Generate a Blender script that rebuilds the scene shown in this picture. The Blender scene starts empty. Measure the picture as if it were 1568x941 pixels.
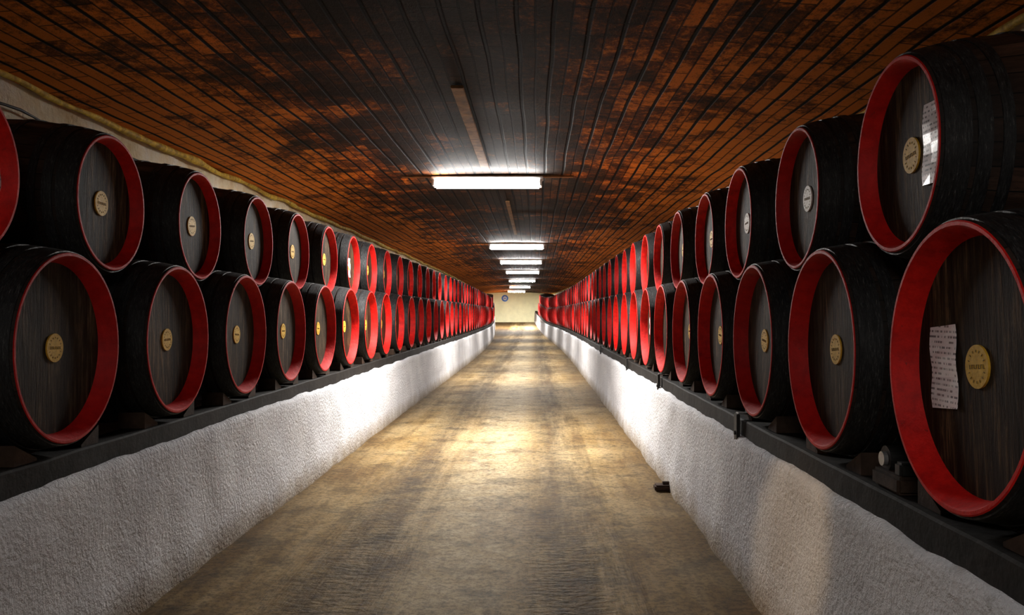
import bpy, bmesh, math, random
from mathutils import Vector, noise, Matrix
random.seed(7)
S=bpy.context.scene
COL=S.collection
EYE=1.5
XL=-2.0; XR=1.15
BL=-3.24; BR=2.39
Y0=-5.0; Y1=66.0

def dxc(y): return -6.3e-4*max(0,y-22)**2
def dzf(y): return 0.75*(max(0,y-46)/20)**2

# ---------------------------------------------------------------- node helpers
def new_mat(name):
    m=bpy.data.materials.new(name); m.use_nodes=True
    nt=m.node_tree
    for n in list(nt.nodes): nt.nodes.remove(n)
    o=nt.nodes.new('ShaderNodeOutputMaterial'); b=nt.nodes.new('ShaderNodeBsdfPrincipled')
    nt.links.new(b.outputs[0],o.inputs[0])
    return m,nt,b
def N(nt,t,**k):
    n=nt.nodes.new(t)
    for a,v in k.items(): setattr(n,a,v)
    return n
def val(nt,sock,v):
    if isinstance(v,bpy.types.NodeSocket): nt.links.new(v,sock)
    else: sock.default_value=v
def math_(nt,op,a,b=None,clamp=False):
    n=N(nt,'ShaderNodeMath',operation=op,use_clamp=clamp)
    val(nt,n.inputs[0],a)
    if b is not None: val(nt,n.inputs[1],b)
    return n.outputs[0]
def mix(nt,f,a,b,mode='MIX'):
    n=N(nt,'ShaderNodeMix',data_type='RGBA',blend_type=mode)
    val(nt,n.inputs[0],f)
    for s,v in ((n.inputs[6],a),(n.inputs[7],b)):
        if isinstance(v,bpy.types.NodeSocket): nt.links.new(v,s)
        else: s.default_value=(*v,1)
    return n.outputs[2]
def coords(nt,scale=(1,1,1),loc=None):
    t=N(nt,'ShaderNodeTexCoord'); m=N(nt,'ShaderNodeMapping')
    m.inputs['Scale'].default_value=scale
    nt.links.new(t.outputs['Object'],m.inputs['Vector'])
    if loc is not None: nt.links.new(loc,m.inputs['Location'])
    return m.outputs[0]
def noise_(nt,vec,scale,detail=6,rough=.6,dist=0):
    n=N(nt,'ShaderNodeTexNoise'); nt.links.new(vec,n.inputs['Vector'])
    n.inputs['Scale'].default_value=scale; n.inputs['Detail'].default_value=min(detail,5)
    n.inputs['Roughness'].default_value=rough; n.inputs['Distortion'].default_value=dist
    return n.outputs['Fac']
def ramp(nt,f,stops):
    r=N(nt,'ShaderNodeValToRGB'); nt.links.new(f,r.inputs[0])
    e=r.color_ramp.elements
    while len(e)<len(stops): e.new(.5)
    for el,(p,c) in zip(e,stops):
        el.position=p; el.color=(*c,1) if not isinstance(c,(int,float)) else (c,c,c,1)
    return r.outputs[0]
def bump(nt,b,h,strength=.5,dist=.02):
    n=N(nt,'ShaderNodeBump'); n.inputs['Strength'].default_value=strength; n.inputs['Distance'].default_value=dist
    nt.links.new(h,n.inputs['Height']); nt.links.new(n.outputs[0],b.inputs['Normal'])
def sep(nt,v):
    s=N(nt,'ShaderNodeSeparateXYZ'); nt.links.new(v,s.inputs[0]); return s.outputs
def objrand(nt):
    return N(nt,'ShaderNodeObjectInfo').outputs['Random']

# ---------------------------------------------------------------- materials
def stucco():
    m,nt,b=new_mat('white_stucco'); v=coords(nt)
    n1=noise_(nt,v,1.3,5); n2=noise_(nt,v,38,3,.65)
    c=ramp(nt,n1,[(.3,(.55,.55,.585)),(.7,(.78,.78,.80))])
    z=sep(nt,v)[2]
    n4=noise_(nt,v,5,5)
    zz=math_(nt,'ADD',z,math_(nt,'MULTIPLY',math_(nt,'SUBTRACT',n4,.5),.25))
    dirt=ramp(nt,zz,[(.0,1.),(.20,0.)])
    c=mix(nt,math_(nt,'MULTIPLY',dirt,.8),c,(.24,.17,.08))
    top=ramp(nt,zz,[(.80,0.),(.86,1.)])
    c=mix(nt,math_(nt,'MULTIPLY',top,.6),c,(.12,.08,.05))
    spots=ramp(nt,noise_(nt,v,9,5,.75),[(.60,0.),(.70,1.)])
    c=mix(nt,math_(nt,'MULTIPLY',spots,.4),c,(.25,.24,.23))
    nt.links.new(c,b.inputs['Base Color']); b.inputs['Roughness'].default_value=.9
    bump(nt,b,n2,.65,.035); return m
def upper_plaster():
    m,nt,b=new_mat('yellowed_plaster'); v=coords(nt)
    c=ramp(nt,noise_(nt,v,2.2,8,.7),[(.3,(.68,.50,.25)),(.5,(.86,.76,.54)),(.7,(.92,.88,.78))])
    nt.links.new(c,b.inputs['Base Color']); b.inputs['Roughness'].default_value=.9
    bump(nt,b,noise_(nt,v,14,6),.6,.04); return m
def floor_mat():
    m,nt,b=new_mat('worn_concrete'); v=coords(nt)
    big=noise_(nt,v,.9,5,.65,.5); mid=noise_(nt,v,6,5,.7)
    vs=coords(nt,(3.0,.22,1)); streak=noise_(nt,vs,1.6,5,.65)
    c=ramp(nt,big,[(.32,(.19,.112,.036)),(.5,(.31,.208,.082)),(.66,(.44,.325,.16))])
    x0=sep(nt,v)[0]; x=math_(nt,'ADD',x0,math_(nt,'MULTIPLY',math_(nt,'SUBTRACT',streak,.5),.45))
    t1=math_(nt,'ABSOLUTE',math_(nt,'ADD',x,1.08)); t2=math_(nt,'ABSOLUTE',math_(nt,'SUBTRACT',x,.2))
    t=math_(nt,'MINIMUM',t1,t2)
    tr=ramp(nt,t,[(.08,1.),(.36,0.)])
    rough=ramp(nt,mid,[(.38,.45),(.6,1.)])
    f=math_(nt,'MULTIPLY',math_(nt,'MULTIPLY',tr,rough),.8)
    c=mix(nt,f,c,(.105,.078,.050))
    c=mix(nt,math_(nt,'MULTIPLY',ramp(nt,streak,[(.48,0.),(.62,1.)]),.35),c,(.52,.40,.23))
    c=mix(nt,math_(nt,'MULTIPLY',ramp(nt,streak,[(.36,1.),(.46,0.)]),.45),c,(.13,.072,.026))
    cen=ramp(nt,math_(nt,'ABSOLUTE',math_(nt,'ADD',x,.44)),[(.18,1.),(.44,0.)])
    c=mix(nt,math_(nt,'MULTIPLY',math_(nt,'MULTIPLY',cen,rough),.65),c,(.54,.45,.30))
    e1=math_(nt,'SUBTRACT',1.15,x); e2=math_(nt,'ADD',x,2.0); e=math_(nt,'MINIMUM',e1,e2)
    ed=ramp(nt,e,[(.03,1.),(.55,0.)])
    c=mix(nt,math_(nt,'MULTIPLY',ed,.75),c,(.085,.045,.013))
    sp=ramp(nt,noise_(nt,v,22,5,.85),[(.42,.5),(.54,1.)])
    c=mix(nt,1.,c,sp,'MULTIPLY')
    stain=ramp(nt,noise_(nt,v,2.6,5,.7,.3),[(.36,.55),(.5,1.)])
    c=mix(nt,1.,c,stain,'MULTIPLY')
    nt.links.new(c,b.inputs['Base Color'])
    b.inputs['Roughness'].default_value=.75; b.inputs['Specular IOR Level'].default_value=.2
    rip=noise_(nt,coords(nt,(2.0,4,1)),6,4)
    h=math_(nt,'ADD',math_(nt,'MULTIPLY',mid,.5),math_(nt,'MULTIPLY',math_(nt,'MULTIPLY',tr,rip),1.8))
    bump(nt,b,h,.5,.03); return m
def ceiling_mat():
    m,nt,b=new_mat('old_ceiling_boards'); v=coords(nt)
    s=sep(nt,v); cb=N(nt,'ShaderNodeCombineXYZ')
    wob=noise_(nt,v,.7,1)
    xx=math_(nt,'ADD',s[0],math_(nt,'MULTIPLY',math_(nt,'SUBTRACT',wob,.5),.035))
    nt.links.new(s[1],cb.inputs[0]); nt.links.new(xx,cb.inputs[1])
    br=N(nt,'ShaderNodeTexBrick'); nt.links.new(cb.outputs[0],br.inputs['Vector'])
    br.inputs['Scale'].default_value=1.; br.inputs['Brick Width'].default_value=.44; br.inputs['Row Height'].default_value=.20
    br.inputs['Mortar Size'].default_value=.007; br.inputs['Mortar Smooth'].default_value=.3; br.inputs['Bias'].default_value=0
    br.offset=.5; br.offset_frequency=2
    br.inputs['Color1'].default_value=(0,0,0,1); br.inputs['Color2'].default_value=(1,1,1,1); br.inputs['Mortar'].default_value=(.5,.5,.5,1)
    cell=N(nt,'ShaderNodeSeparateColor'); nt.links.new(br.outputs['Color'],cell.inputs[0])
    # deep lengthwise gaps between the boards
    fr=math_(nt,'FRACT',math_(nt,'DIVIDE',math_(nt,'ADD',xx,10.1),.20))
    gap=ramp(nt,math_(nt,'ABSOLUTE',math_(nt,'SUBTRACT',fr,.5)),[(.42,0.),(.46,1.)])
    big=noise_(nt,v,.55,5,.65,.8); mid=noise_(nt,v,3.0,5,.75,.5)
    grain=noise_(nt,coords(nt,(2.4,1.6,1)),9,5,.85)
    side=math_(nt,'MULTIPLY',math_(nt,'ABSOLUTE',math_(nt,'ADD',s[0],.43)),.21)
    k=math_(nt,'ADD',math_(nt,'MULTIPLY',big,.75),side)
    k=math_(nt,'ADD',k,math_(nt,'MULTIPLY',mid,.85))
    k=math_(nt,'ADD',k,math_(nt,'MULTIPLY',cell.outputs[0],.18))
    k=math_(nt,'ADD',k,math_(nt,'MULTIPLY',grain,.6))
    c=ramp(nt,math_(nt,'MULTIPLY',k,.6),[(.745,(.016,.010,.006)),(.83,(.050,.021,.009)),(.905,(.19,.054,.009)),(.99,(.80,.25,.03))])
    c=mix(nt,math_(nt,'MULTIPLY',br.outputs['Fac'],.8),c,(.004,.0025,.0015))
    c=mix(nt,gap,c,(.002,.0015,.001))
    nt.links.new(c,b.inputs['Base Color']); b.inputs['Roughness'].default_value=.75
    b.inputs['Specular IOR Level'].default_value=.12
    h=math_(nt,'SUBTRACT',math_(nt,'MULTIPLY',grain,.6),math_(nt,'MULTIPLY',math_(nt,'MAXIMUM',br.outputs['Fac'],gap),1.3))
    h=math_(nt,'ADD',h,math_(nt,'MULTIPLY',cell.outputs[0],.5))
    bump(nt,b,h,.8,.02); return m
def simple(name,c,rough=.6,metal=0,nscale=12,var=.35,bstr=.2,spec=.5,rnd=0):
    m,nt,b=new_mat(name); v=coords(nt)
    n=noise_(nt,v,nscale,4,.65)
    d=tuple(x*(1-var) for x in c); e=tuple(min(1,x*(1+var)) for x in c)
    col=ramp(nt,n,[(.3,d),(.7,e)])
    nt.links.new(col,b.inputs['Base Color'])
    b.inputs['Roughness'].default_value=rough; b.inputs['Metallic'].default_value=metal
    b.inputs['Specular IOR Level'].default_value=spec
    bump(nt,b,n,bstr,.01); return m
def hoop_mat():
    m,nt,b=new_mat('black_hoop_steel'); v=coords(nt)
    n=noise_(nt,coords(nt,(3,1,1)),9,5,.8); f=noise_(nt,coords(nt,(6,1,1)),30,4,.8)
    c=ramp(nt,f,[(.45,(.009,.009,.010)),(.60,(.028,.028,.029)),(.70,(.13,.125,.12))])
    nt.links.new(c,b.inputs['Base Color'])
    r=ramp(nt,n,[(.35,.38),(.65,.75)]); nt.links.new(r,b.inputs['Roughness'])
    b.inputs['Specular IOR Level'].default_value=.4
    bump(nt,b,f,.5,.008); return m
def red_paint():
    m,nt,b=new_mat('red_rim_paint'); v=coords(nt)
    n=noise_(nt,v,16,5,.7)
    c=ramp(nt,n,[(.3,(.46,.006,.005)),(.6,(.78,.014,.008)),(.8,(.88,.035,.016))])
    r=objrand(nt)
    c=mix(nt,math_(nt,'MULTIPLY',r,.6),c,(.22,.005,.008))
    chip=ramp(nt,noise_(nt,v,30,5,.8),[(.64,0.),(.69,1.)])
    c=mix(nt,math_(nt,'MULTIPLY',chip,.7),c,(.05,.02,.015))
    nt.links.new(c,b.inputs['Base Color']); b.inputs['Roughness'].default_value=.6
    b.inputs['Specular IOR Level'].default_value=.25
    bump(nt,b,n,.35,.012); return m
def head_wood():
    m,nt,b=new_mat('barrel_head_wood')
    r=objrand(nt); cmb=N(nt,'ShaderNodeCombineXYZ'); 
    for i in range(3): nt.links.new(math_(nt,'MULTIPLY',r,7.+i),cmb.inputs[i])
    v=coords(nt,(1,14,1.2),cmb.outputs[0]); g=noise_(nt,v,3,5,.78,.3)
    v0=coords(nt); y=sep(nt,v0)[1]
    pl=math_(nt,'MULTIPLY',math_(nt,'ADD',y,5.),9.5)
    fr=math_(nt,'FRACT',pl); seam=math_(nt,'LESS_THAN',fr,.035)
    cell=N(nt,'ShaderNodeTexWhiteNoise',noise_dimensions='1D'); nt.links.new(math_(nt,'ADD',math_(nt,'FLOOR',pl),math_(nt,'FLOOR',math_(nt,'MULTIPLY',r,50))),cell.inputs['W'])
    brown=ramp(nt,g,[(.38,(.009,.005,.003)),(.52,(.046,.026,.012)),(.66,(.22,.125,.052))])
    grey=ramp(nt,g,[(.36,(.016,.012,.008)),(.54,(.068,.050,.033)),(.70,(.20,.155,.105))])
    c=mix(nt,ramp(nt,r,[(.2,0.),(1.,1.)]),brown,grey)
    f=math_(nt,'ADD',math_(nt,'MULTIPLY',cell.outputs[0],.8),.42)
    cc=N(nt,'ShaderNodeCombineColor')
    for i in range(3): nt.links.new(f,cc.inputs[i])
    c=mix(nt,1.,c,cc.outputs[0],'MULTIPLY')
    c=mix(nt,math_(nt,'MULTIPLY',seam,.8),c,(.008,.006,.005))
    st=ramp(nt,noise_(nt,coords(nt,(1,2.5,1),cmb.outputs[0]),3,4),[(.46,0.),(.66,1.)])
    c=mix(nt,math_(nt,'MULTIPLY',st,.7),c,(.012,.009,.006))
    nt.links.new(c,b.inputs['Base Color']); b.inputs['Roughness'].default_value=.65
    b.inputs['Specular IOR Level'].default_value=.15
    bump(nt,b,math_(nt,'SUBTRACT',g,math_(nt,'MULTIPLY',seam,.8)),.6,.01); return m
def stave_wood():
    m,nt,b=new_mat('stained_stave_wood'); v=coords(nt); s=sep(nt,v)
    a=math_(nt,'ARCTAN2',s[2],s[1]); a=math_(nt,'MULTIPLY',a,32/(2*math.pi))
    a=math_(nt,'ADD',a,40.)
    fr=math_(nt,'FRACT',a); seam=math_(nt,'LESS_THAN',fr,.06)
    cell=N(nt,'ShaderNodeTexWhiteNoise',noise_dimensions='1D'); nt.links.new(math_(nt,'FLOOR',a),cell.inputs['W'])
    g=noise_(nt,coords(nt,(1,9,9)),3,5,.7)
    k=math_(nt,'ADD',math_(nt,'MULTIPLY',g,.7),math_(nt,'MULTIPLY',cell.outputs[0],.3))
    c=ramp(nt,k,[(.3,(.014,.008,.006)),(.55,(.065,.031,.019)),(.8,(.18,.088,.055))])
    # blackened ends
    ax=ramp(nt,math_(nt,'ABSOLUTE',s[0]),[(.24,0.),(.40,1.)])
    c=mix(nt,math_(nt,'MULTIPLY',ax,.8),c,(.012,.010,.009))
    c=mix(nt,seam,c,(.003,.003,.003))
    nt.links.new(c,b.inputs['Base Color']); b.inputs['Roughness'].default_value=.7
    b.inputs['Specular IOR Level'].default_value=.3
    bump(nt,b,math_(nt,'SUBTRACT',g,seam),.5,.01); return m
def paper():
    m,nt,b=new_mat('printed_paper'); v=coords(nt); s=sep(nt,v)
    row=math_(nt,'MULTIPLY',math_(nt,'ADD',s[2],2.),62.)
    fr=math_(nt,'FRACT',row)
    ln=math_(nt,'MULTIPLY',math_(nt,'GREATER_THAN',fr,.45),math_(nt,'LESS_THAN',fr,.85))
    cb=N(nt,'ShaderNodeCombineXYZ'); nt.links.new(math_(nt,'MULTIPLY',s[1],90.),cb.inputs[0]); nt.links.new(math_(nt,'MULTIPLY',math_(nt,'FLOOR',row),3.3),cb.inputs[1])
    n=noise_(nt,cb.outputs[0],1,3)
    f=math_(nt,'MULTIPLY',ln,math_(nt,'GREATER_THAN',n,.5))
    c=mix(nt,math_(nt,'MULTIPLY',f,.85),(.85,.83,.88),(.08,.08,.11))
    nt.links.new(c,b.inputs['Base Color']); b.inputs['Roughness'].default_value=.3; return m
def brass(name,c1,c2):
    m,nt,b=new_mat(name); v=coords(nt)
    n=noise_(nt,v,60,4,.7)
    c=ramp(nt,n,[(.35,c1),(.65,c2)])
    nt.links.new(c,b.inputs['Base Color']); b.inputs['Metallic'].default_value=.05; b.inputs['Roughness'].default_value=.6
    bump(nt,b,n,.3,.004); return m
def emis(name,c,s):
    m,nt,b=new_mat(name); b.inputs['Emission Color'].default_value=(*c,1); b.inputs['Emission Strength'].default_value=s
    b.inputs['Base Color'].default_value=(.9,.9,.9,1); return m

M_st=stucco(); M_up=upper_plaster(); M_fl=floor_mat(); M_ce=ceiling_mat()
M_red=red_paint(); M_head=head_wood(); M_stave=stave_wood()
M_hoop=hoop_mat()
M_gold=brass('brass_plate',(.50,.30,.02),(.72,.46,.05)); M_silver=brass('silver_plate',(.50,.48,.42),(.75,.73,.68))
M_ink=simple('engraved_dark',(.16,.10,.02),.6)
M_beam=simple('blackened_timber',(.014,.011,.009),.8,0,8,.5,.6,.25)
M_chock=simple('chock_wood',(.045,.026,.017),.8,0,10,.5,.6,.25)
M_paper=paper()
M_metal=simple('dull_metal',(.30,.30,.31),.4,.6,20,.3,.2)
M_white=simple('white_enamel',(.6,.6,.6),.5,0,8,.1,.05)
M_tube=emis('fluorescent_glow',(1.,.98,.95),110)
M_tube_dim=emis('worn_fluorescent_glow',(1.,.95,.88),42)
M_foam=simple('yellow_sealant',(.85,.47,.06),.7,0,14,.6,.6)
M_board=simple('pale_batten_wood',(.22,.11,.035),.7,0,9,.6,.4)
M_end=simple('pale_end_wall_paint',(.90,.88,.60),.85,0,2,.08,.2)
M_blue=simple('blue_sign_paint',(.03,.15,.55),.4)
M_black=simple('black_rubber',(.01,.01,.01),.6)

# ---------------------------------------------------------------- mesh helpers
def add_obj(name,me,mats=()):
    for m in mats: me.materials.append(m)
    o=bpy.data.objects.new(name,me); COL.objects.link(o); return o
def from_bm(name,bm,mats,smooth=False):
    me=bpy.data.meshes.new(name); bm.normal_update(); bm.to_mesh(me); bm.free()
    if smooth:
        for p in me.polygons: p.use_smooth=True
    return add_obj(name,me,mats)
def box(bm,c,s,mi=0,rot=None,bev=0):
    r=bmesh.ops.create_cube(bm,size=1)
    vs=r['verts']
    for v in vs:
        v.co=Vector((v.co.x*s[0],v.co.y*s[1],v.co.z*s[2]))
        if rot: v.co=rot@v.co
        v.co+=Vector(c)
    fs={f for v in vs for f in v.link_faces}
    for f in fs: f.material_index=mi
    if bev:
        es=list({e for v in vs for e in v.link_edges})
        r=bmesh.ops.bevel(bm,geom=es,offset=bev,segments=2,affect='EDGES')
        for f in r['faces']: f.material_index=mi
def cyl(bm,c,r,d,axis='Z',mi=0,seg=24,r2=None):
    m={'Z':Matrix.Identity(4),'X':Matrix.Rotation(math.pi/2,4,'Y'),'Y':Matrix.Rotation(math.pi/2,4,'X')}[axis]
    q=bmesh.ops.create_cone(bm,cap_ends=True,segments=seg,radius1=r,radius2=r if r2 is None else r2,depth=d,matrix=Matrix.Translation(c)@m)
    for f in {f for v in q['verts'] for f in v.link_faces}: f.material_index=mi

def ylist(fine,fend,coarse):
    ys=[];y=Y0
    while y<Y1:
        ys.append(y); y+= fine if (1.5<y<fend) else coarse
    ys.append(Y1); return ys
def sweep(name,section,ys,mats,zoff=True,jit=0,jscale=3,smooth=True,xoff=True,closed=False):
    """section: list of (x,z) swept along the tunnel with its bend and ramp"""
    bm=bmesh.new(); rows=[]
    for y in ys:
        row=[]
        for (x,z) in section:
            p=Vector((x,y,z))
            if jit:
                p+=noise.noise_vector(p*jscale)*jit+noise.noise_vector(p*jscale*4)*jit*.4
                p.y=y
            p.x+=dxc(y)
            if zoff: p.z+=dzf(y)
            row.append(bm.verts.new(p))
        rows.append(row)
    n=len(section)
    for a,b in zip(rows,rows[1:]):
        for i in range(n if closed else n-1):
            j=(i+1)%n
            bm.faces.new((a[i],a[j],b[j],b[i]))
    if closed:
        bm.faces.new(rows[0]); bm.faces.new(rows[-1])
        bmesh.ops.recalc_face_normals(bm,faces=bm.faces)
    return from_bm(name,bm,mats,smooth)

# ---------------------------------------------------------------- shell
def lin(a,b,n): return [(a[0]+(b[0]-a[0])*i/n,a[1]+(b[1]-a[1])*i/n) for i in range(n+1)]
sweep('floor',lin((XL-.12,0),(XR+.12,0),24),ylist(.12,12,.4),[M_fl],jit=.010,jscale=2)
CT=.79
yw=ylist(.06,11,.3)
sec=lin((XL+.03,-.05),(XL,CT-.03),14)+[(XL-.012,CT-.008),(XL-.035,CT)]+lin((XL-.1,CT),(BL-.1,CT),3)+[(BL-.1,-.05)]
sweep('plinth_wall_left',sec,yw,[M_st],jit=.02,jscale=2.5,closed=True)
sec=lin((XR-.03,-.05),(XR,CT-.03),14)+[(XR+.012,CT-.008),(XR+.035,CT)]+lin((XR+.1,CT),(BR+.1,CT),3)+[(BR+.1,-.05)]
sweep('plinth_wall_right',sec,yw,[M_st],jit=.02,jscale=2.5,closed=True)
CE=2.93; CC=3.10; XC=(BL+BR)/2; HW=(BR-BL)/2
def ceilz(x): return CC-(CC-CE)*((x-XC)/HW)**2
yu=ylist(.2,20,.5)
sweep('wall_left',lin((BL,CT-.05),(BL-.0,CE+.12),10),yu,[M_up],jit=.03,jscale=1.5,zoff=False)
sweep('wall_right',lin((BR,CT-.05),(BR+.0,CE+.12),10),yu,[M_up],jit=.03,jscale=1.5,zoff=False)
cs=[(BL-.15+(BR-BL+.3)*i/28,0) for i in range(29)]
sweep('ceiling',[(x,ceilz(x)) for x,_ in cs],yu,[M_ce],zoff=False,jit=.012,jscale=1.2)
for nm,y,mt in (('wall_back',Y0,M_up),('wall_end',Y1,M_end)):
    bm=bmesh.new(); d=dxc(y)
    vs=[bm.verts.new((BL-.3+d,y,-.2)),bm.verts.new((BR+.3+d,y,-.2)),bm.verts.new((BR+.3+d,y,3.3)),bm.verts.new((BL-.3+d,y,3.3))]
    bm.faces.new(vs)
    from_bm(nm,bm,[mt])
# sealant bead where the ceiling meets the walls
def wavy(name,x,z,r,mat,amp,zoff=False):
    cu=bpy.data.curves.new(name,'CURVE'); cu.dimensions='3D'; sp=cu.splines.new('POLY'); pts=[]
    y=Y0+.1
    while y<Y1-1:
        nv=noise.noise_vector(Vector((x*3,y*1.7,z))); 
        pts.append((x+dxc(y)+nv.x*amp,y,z+nv.y*amp+(dzf(y) if zoff else 0))); y+=.16
    sp.points.add(len(pts)-1)
    for p,q in zip(sp.points,pts): p.co=(*q,1); p.radius=1+.7*noise.noise(Vector(q)*4)
    cu.bevel_depth=r; cu.bevel_resolution=2; cu.materials.append(mat)
    o=bpy.data.objects.new(name,cu); COL.objects.link(o); return o
wavy('trim_1',BL+.05,CE-.015,.026,M_foam,.03)
wavy('trim_2',BR-.05,CE-.015,.026,M_foam,.03)
wavy('electric_cable',BL+.05,CE-.20,.009,M_black,.06)
wavy('electric_cable',BR-.05,CE-.20,.009,M_black,.06)
# pale batten boards on the ceiling
bm=bmesh.new()
for x,y,l,w in ((-.55,7.6,3.4,.09),(-.40,14.5,5,.06)):
    box(bm,(x,y,ceilz(x)-.018),(w,l,.022),0,bev=.004)
from_bm('trim_3',bm,[M_board])

# timber rails under the barrels
RT=.888
for side,x0,sg in (('left',XL,-1),('right',XR,1)):
    for nm,a,b,top in (('front',.035,.20,RT),('rear',.86,1.02,RT)):
        s=[(x0+sg*a,CT-.01),(x0+sg*a,top-.008),(x0+sg*(a+.008),top),(x0+sg*(b-.008),top),(x0+sg*b,top-.008),(x0+sg*b,CT-.01)]
        sweep('timber_rail',s,ylist(.25,20,.5),[M_beam],jit=.006,jscale=3,closed=True,smooth=False)

# ---------------------------------------------------------------- barrels
def barrel_mesh(name,rc,rb,L,ring,dep,disc_mat,seg=72):
    bm=bmesh.new(); h=L/2
    def rad(t): return rb-(rb-rc)*abs(t/h)**2.1
    hoops=[(.30,.36),(.60,.665),(.72,.80),(.83,.975)]
    prof=[]
    hh=sorted([(-b*h,-a*h) for a,b in hoops]+[(a*h,b*h) for a,b in hoops])
    t_in=h-dep
    prof+= [(-t_in,rc-ring,1),(-(h-.006),rc-.018,1),(-h,rc-.014,1),(-h,rc-.004,1),(-(h-.003),rc,2)]
    for n_,(a,b) in enumerate(hh):
        e=.005
        if n_==len(hoops): prof+=[(t,rad(t),2) for t in (-.1,0,.1)]
        prof+=[(a,rad(a),3),(a,rad(a)+e,3)]
        prof+=[((a+b)/2,rad((a+b)/2)+e,3),(b,rad(b)+e,3),(b,rad(b),2)]
    prof+=[((h-.003),rc,1),(h,rc-.004,1),(h,rc-.014,1),(h-.006,rc-.018,1),(t_in,rc-ring,1)]
    rings=[]
    for t,r,_ in prof:
        rings.append([bm.verts.new((t,r*math.cos(2*math.pi*i/seg),r*math.sin(2*math.pi*i/seg))) for i in range(seg)])
    for k in range(len(rings)-1):
        A,B=rings[k],rings[k+1]; mi=prof[k][2]
        flat=abs(prof[k][0]-prof[k+1][0])<1e-6
        for i in range(seg):
            j=(i+1)%seg
            f=bm.faces.new((A[i],A[j],B[j],B[i])); f.material_index=mi; f.smooth=not flat
    f=bm.faces.new(rings[0]); f.material_index=0
    f=bm.faces.new(list(reversed(rings[-1]))); f.material_index=0
    bmesh.ops.recalc_face_normals(bm,faces=bm.faces)
    for e in bm.edges:
        if len(e.link_faces)==2 and e.calc_face_angle(0)>.6: e.smooth=False
    # makers plate on the head: flat disc with engraved marks
    x=t_in; R=.062
    cyl(bm,(x+.003,0,0),R,.007,'X',4,44)
    for i in range(7):
        yy=-.036+.012*i
        box(bm,(x+.007,yy,0),(.002,.0018,.012),5); 
        box(bm,(x+.007,yy+.003,.005 if i%2 else -.005),(.002,.006,.0018),5)
    for i in range(16):
        a=2*math.pi*i/16
        if abs(math.sin(a))<.35: continue
        box(bm,(x+.007,.044*math.cos(a),.044*math.sin(a)),(.002,.0018,.007),5,Matrix.Rotation(a+math.pi/2,3,'X'))
    me=bpy.data.meshes.new(name); bm.normal_update(); bm.to_mesh(me); bm.free()
    for m in (M_head,M_red,M_stave,M_hoop,disc_mat,M_ink): me.materials.append(m)
    return me
DL=.080; DU=.065
RU=.412
ME_L=barrel_mesh('large_barrel_mesh',.410,.464,1.16,.042,DL,M_gold)
ME_U=barrel_mesh('small_barrel_mesh',.335,RU,1.02,.034,DU,M_gold)
ME_US=barrel_mesh('small_barrel_silver_mesh',.335,RU,1.02,.034,DU,M_silver)
P=1.11
ZL=1.348; ZU=2.045
def put(me,x,y,z,rz,roll):
    o=bpy.data.objects.new('wine_barrel',me); COL.objects.link(o)
    o.location=(x+dxc(y),y,z+dzf(y)); o.rotation_euler=(roll,0,rz+math.atan(2*6.3e-4*max(0,y-22)))
    return o
B={}
bmch=bmesh.new()
def chock(bm,x,y,sg,dirn):
    """wedge beside the barrel belly, resting on the rail"""
    d=dxc(y); z=dzf(y)
    w=.14; l=.15; hgt=.085
    x0=x+d; y2=y+dirn*l
    zb=RT+.002+z
    a=[bm.verts.new((x0-w/2,y,zb)),bm.verts.new((x0+w/2,y,zb)),bm.verts.new((x0-w/2,y2,zb)),bm.verts.new((x0+w/2,y2,zb)),
       bm.verts.new((x0-w/2,y2,zb+hgt)),bm.verts.new((x0+w/2,y2,zb+hgt)),bm.verts.new((x0-w/2,y,zb+.012)),bm.verts.new((x0+w/2,y,zb+.012))]
    for f in ((0,1,3,2),(0,6,7,1),(6,4,5,7),(2,3,5,4),(0,2,4,6),(1,7,5,3)):
        bm.faces.new([a[i] for i in f])
for side,xf,y0,xu,yu0,sg in (('L',XL,3.64,-2.10,4.21,-1),('R',1.166,2.37,1.23,2.925,1)):
    k=-6
    while True:
        y=y0+P*k
        if y>62: break
        if y>Y0+.6:
            jx=random.uniform(-.015,.015); rl=random.uniform(-.12,.12)
            if k in (0,1): jx=0
            o=put(ME_L,xf+sg*(.58+abs(jx)),y+random.uniform(-.01,.01),ZL,0 if sg<0 else math.pi,rl); B[(side,'L',k)]=o
            for dr in (1,-1):
                chock(bmch,xf+sg*.125,y+dr*.17,sg,dr); chock(bmch,xf+sg*.94,y+dr*.17,sg,dr)
        y=yu0+P*k
        if Y0+.6<y<61.5:
            me=ME_US if (side=='R' and k in (1,2)) or random.random()<.10 and k>1 else ME_U
            back=.10 if (side=='R' and k==-1) else random.uniform(0,.02)
            o=put(me,xu+sg*(.51+back),y,ZU,0 if sg<0 else math.pi,random.uniform(-.12,.12)); B[(side,'U',k)]=o
        k+=1
bmesh.ops.recalc_face_normals(bmch,faces=bmch.faces)
from_bm('wooden_chocks',bmch,[M_chock])

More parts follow.
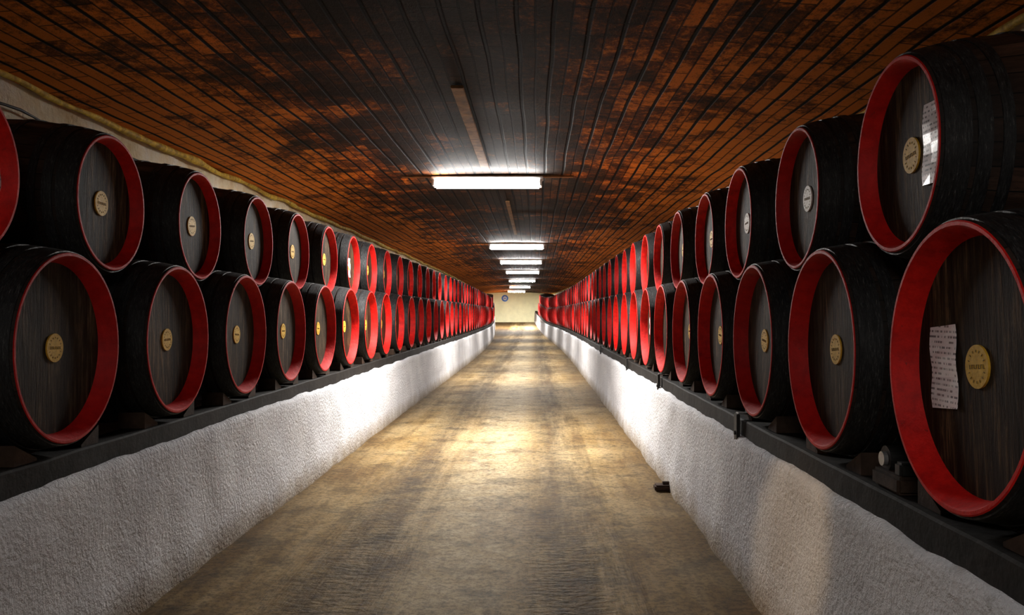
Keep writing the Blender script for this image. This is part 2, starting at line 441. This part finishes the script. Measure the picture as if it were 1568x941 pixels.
def label(bar,y,z,w,h,tilt=0):
    """paper label glued to the barrel head, world y/z centre"""
    bm=bmesh.new(); n=8; vs=[]
    for i in range(n+1):
        for j in range(3):
            a=(j/2-.5)*w; b=(i/n-.5)*h
            vs.append(bm.verts.new((.0025+.003*math.sin(i*1.3+j),a*math.cos(tilt)-b*math.sin(tilt),a*math.sin(tilt)+b*math.cos(tilt))))
    for i in range(n):
        for j in range(2):
            q=i*3+j; bm.faces.new((vs[q],vs[q+1],vs[q+4],vs[q+3]))
    o=from_bm('paper_label',bm,[M_paper]); so=o.modifiers.new('th','SOLIDIFY'); so.thickness=.001
    L,D=(1.16,DL) if bar.data==ME_L else (1.02,DU)
    o.parent=bar
    c=Matrix.Rotation(-bar.rotation_euler.x,3,'X')@Vector((0,(y-bar.location.y)*(1 if bar.rotation_euler.z<1 else -1),z-bar.location.z))
    o.location=(L/2-D+.004,c.y,c.z); o.rotation_euler=(-bar.rotation_euler.x,0,0)
label(B[('R','L',0)],2.56,1.335,.16,.25,.08)
label(B[('R','U',0)],2.775,2.06,.115,.27,-.02)
label(B[('L','U',-1)],3.335,2.01,.13,.21,0)
label(B[('L','U',5)],B[('L','U',5)].location.y,2.02,.12,.22,0)
label(B[('L','L',5)],B[('L','L',5)].location.y-.17,1.40,.12,.2,0)
label(B[('R','L',6)],B[('R','L',6)].location.y+.12,1.36,.12,.2,0)

# ---------------------------------------------------------------- lamps
def lamp(x,y,power,color=(1,.975,.93),tube=None):
    zc=ceilz(x)
    bm=bmesh.new(); 
    box(bm,(0,0,-.025),(1.30,.16,.04),0,bev=.008)
    for s in (-1,1):
        box(bm,(s*.62,0,-.08),(.03,.2,.07),0,bev=.004)
        cyl(bm,(0,s*.075,-.098),.028,1.2,'X',1,16)
    box(bm,(0,.0,.005),(2.0,.07,.025),2,bev=.003)
    o=from_bm('fluorescent_ceiling_lamp',bm,[M_white,tube or M_tube,M_board])
    o.location=(x+dxc(y),y,zc-.02)
    la=bpy.data.lights.new('tube_light','AREA'); la.shape='RECTANGLE'; la.size=1.2; la.size_y=.2; la.energy=power; la.color=color
    lo=bpy.data.objects.new('tube_light',la); COL.objects.link(lo); lo.parent=o; lo.location=(0,0,-.135)
for i,(x,y,p) in enumerate([(-.43,-.9,38),(-.56,9.8,320),(-.43,19.3,240),(-.43,25.2,140),(-.43,31.5,130),(-.43,40,150),(-.43,50,200),(-.43,60.5,650)]):
    lamp(x,y,p,tube=M_tube_dim if i==0 else None)
# added out-of-view warm spot, housing invented, for the warm patch on right plinth
sp=Vector((-1.9,1.6,2.86)); tg=Vector((1.14,3.80,.42)); dr=(tg-sp).normalized()
q=dr.to_track_quat('-Z','Y')
bm=bmesh.new()
cyl(bm,(0,0,.06),.045,.14,'Z',0,24,.045); cyl(bm,(0,0,.14),.03,.03,'Z',0,20,.02)
cyl(bm,(0,0,-.012),.052,.012,'Z',1,24)
o=from_bm('added_warm_spot',bm,[M_black,M_metal]); o.location=sp; o.rotation_euler=q.to_euler()
bm=bmesh.new(); cyl(bm,(0,0,.11),.008,.22,'Z',0,10)
st=from_bm('added_spot_stem',bm,[M_black]); st.parent=o
st.rotation_euler=(q.inverted()).to_euler(); st.location=(0,0,.06)
la=bpy.data.lights.new('added_spot_light','SPOT'); la.energy=200; la.color=(1,.68,.36); la.spot_size=math.radians(14); la.spot_blend=.6; la.shadow_soft_size=.03
lo=bpy.data.objects.new('added_spot_light',la); COL.objects.link(lo); lo.parent=o; lo.location=(0,0,-.03)

# ---------------------------------------------------------------- small fittings
for y in (4.85,7.95,10.7,15):
    bm=bmesh.new(); x=XR+.01
    box(bm,(x,y,CT+.05),(.02,.07,.16),0,bev=.004)
    box(bm,(x+.03,y,CT+.132),(.06,.06,.010),1,bev=.003)
    cyl(bm,(x-.012,y,CT+.02),.012,.012,'X',0,12)
    from_bm('rail_bracket',bm,[M_black,M_metal])
bm=bmesh.new()
box(bm,(XR+.12,2.90,RT+.035),(.14,.22,.06),0,bev=.01)
cyl(bm,(XR+.11,2.96,RT+.10),.045,.06,'X',1,28); cyl(bm,(XR+.075,2.96,RT+.10),.025,.02,'X',2,20)
box(bm,(XR+.10,2.83,RT+.085),(.07,.05,.05),1,bev=.008)
from_bm('rail_roller',bm,[M_chock,M_black,M_metal])
bm=bmesh.new()
box(bm,(XR-.07,7.1,.03),(.16,.12,.05),0,bev=.012); cyl(bm,(XR-.03,7.1,.06),.02,.1,'X',0,14)
from_bm('floor_drain_outlet',bm,[M_chock])
bm=bmesh.new()
ye=Y1-.03; xe=dxc(Y1)-.43-.75
cyl(bm,(xe,ye,2.62),.26,.03,'Y',0,32); cyl(bm,(xe,ye-.02,2.62),.15,.02,'Y',1,32); box(bm,(xe,ye-.035,2.62),(.2,.01,.06),0)
from_bm('round_sign',bm,[M_blue,M_white])

# ---------------------------------------------------------------- world, camera
w=bpy.data.worlds.new('World'); S.world=w; w.use_nodes=True
bg=w.node_tree.nodes['Background']; bg.inputs[0].default_value=(.5,.55,.7,1); bg.inputs[1].default_value=.02
cam=bpy.data.cameras.new('camera'); co=bpy.data.objects.new('camera',cam); COL.objects.link(co)
co.location=(0,0,EYE); co.rotation_euler=(math.pi/2,0,0)
cam.sensor_width=36; cam.lens=36*1645/2000; cam.shift_x=-46/2000; cam.shift_y=10/2000; cam.clip_end=200
cam.clip_start=.05
S.camera=co
S.view_settings.view_transform='Standard'
S.view_settings.look='None'
S.view_settings.exposure=0
S.view_settings.gamma=0.92
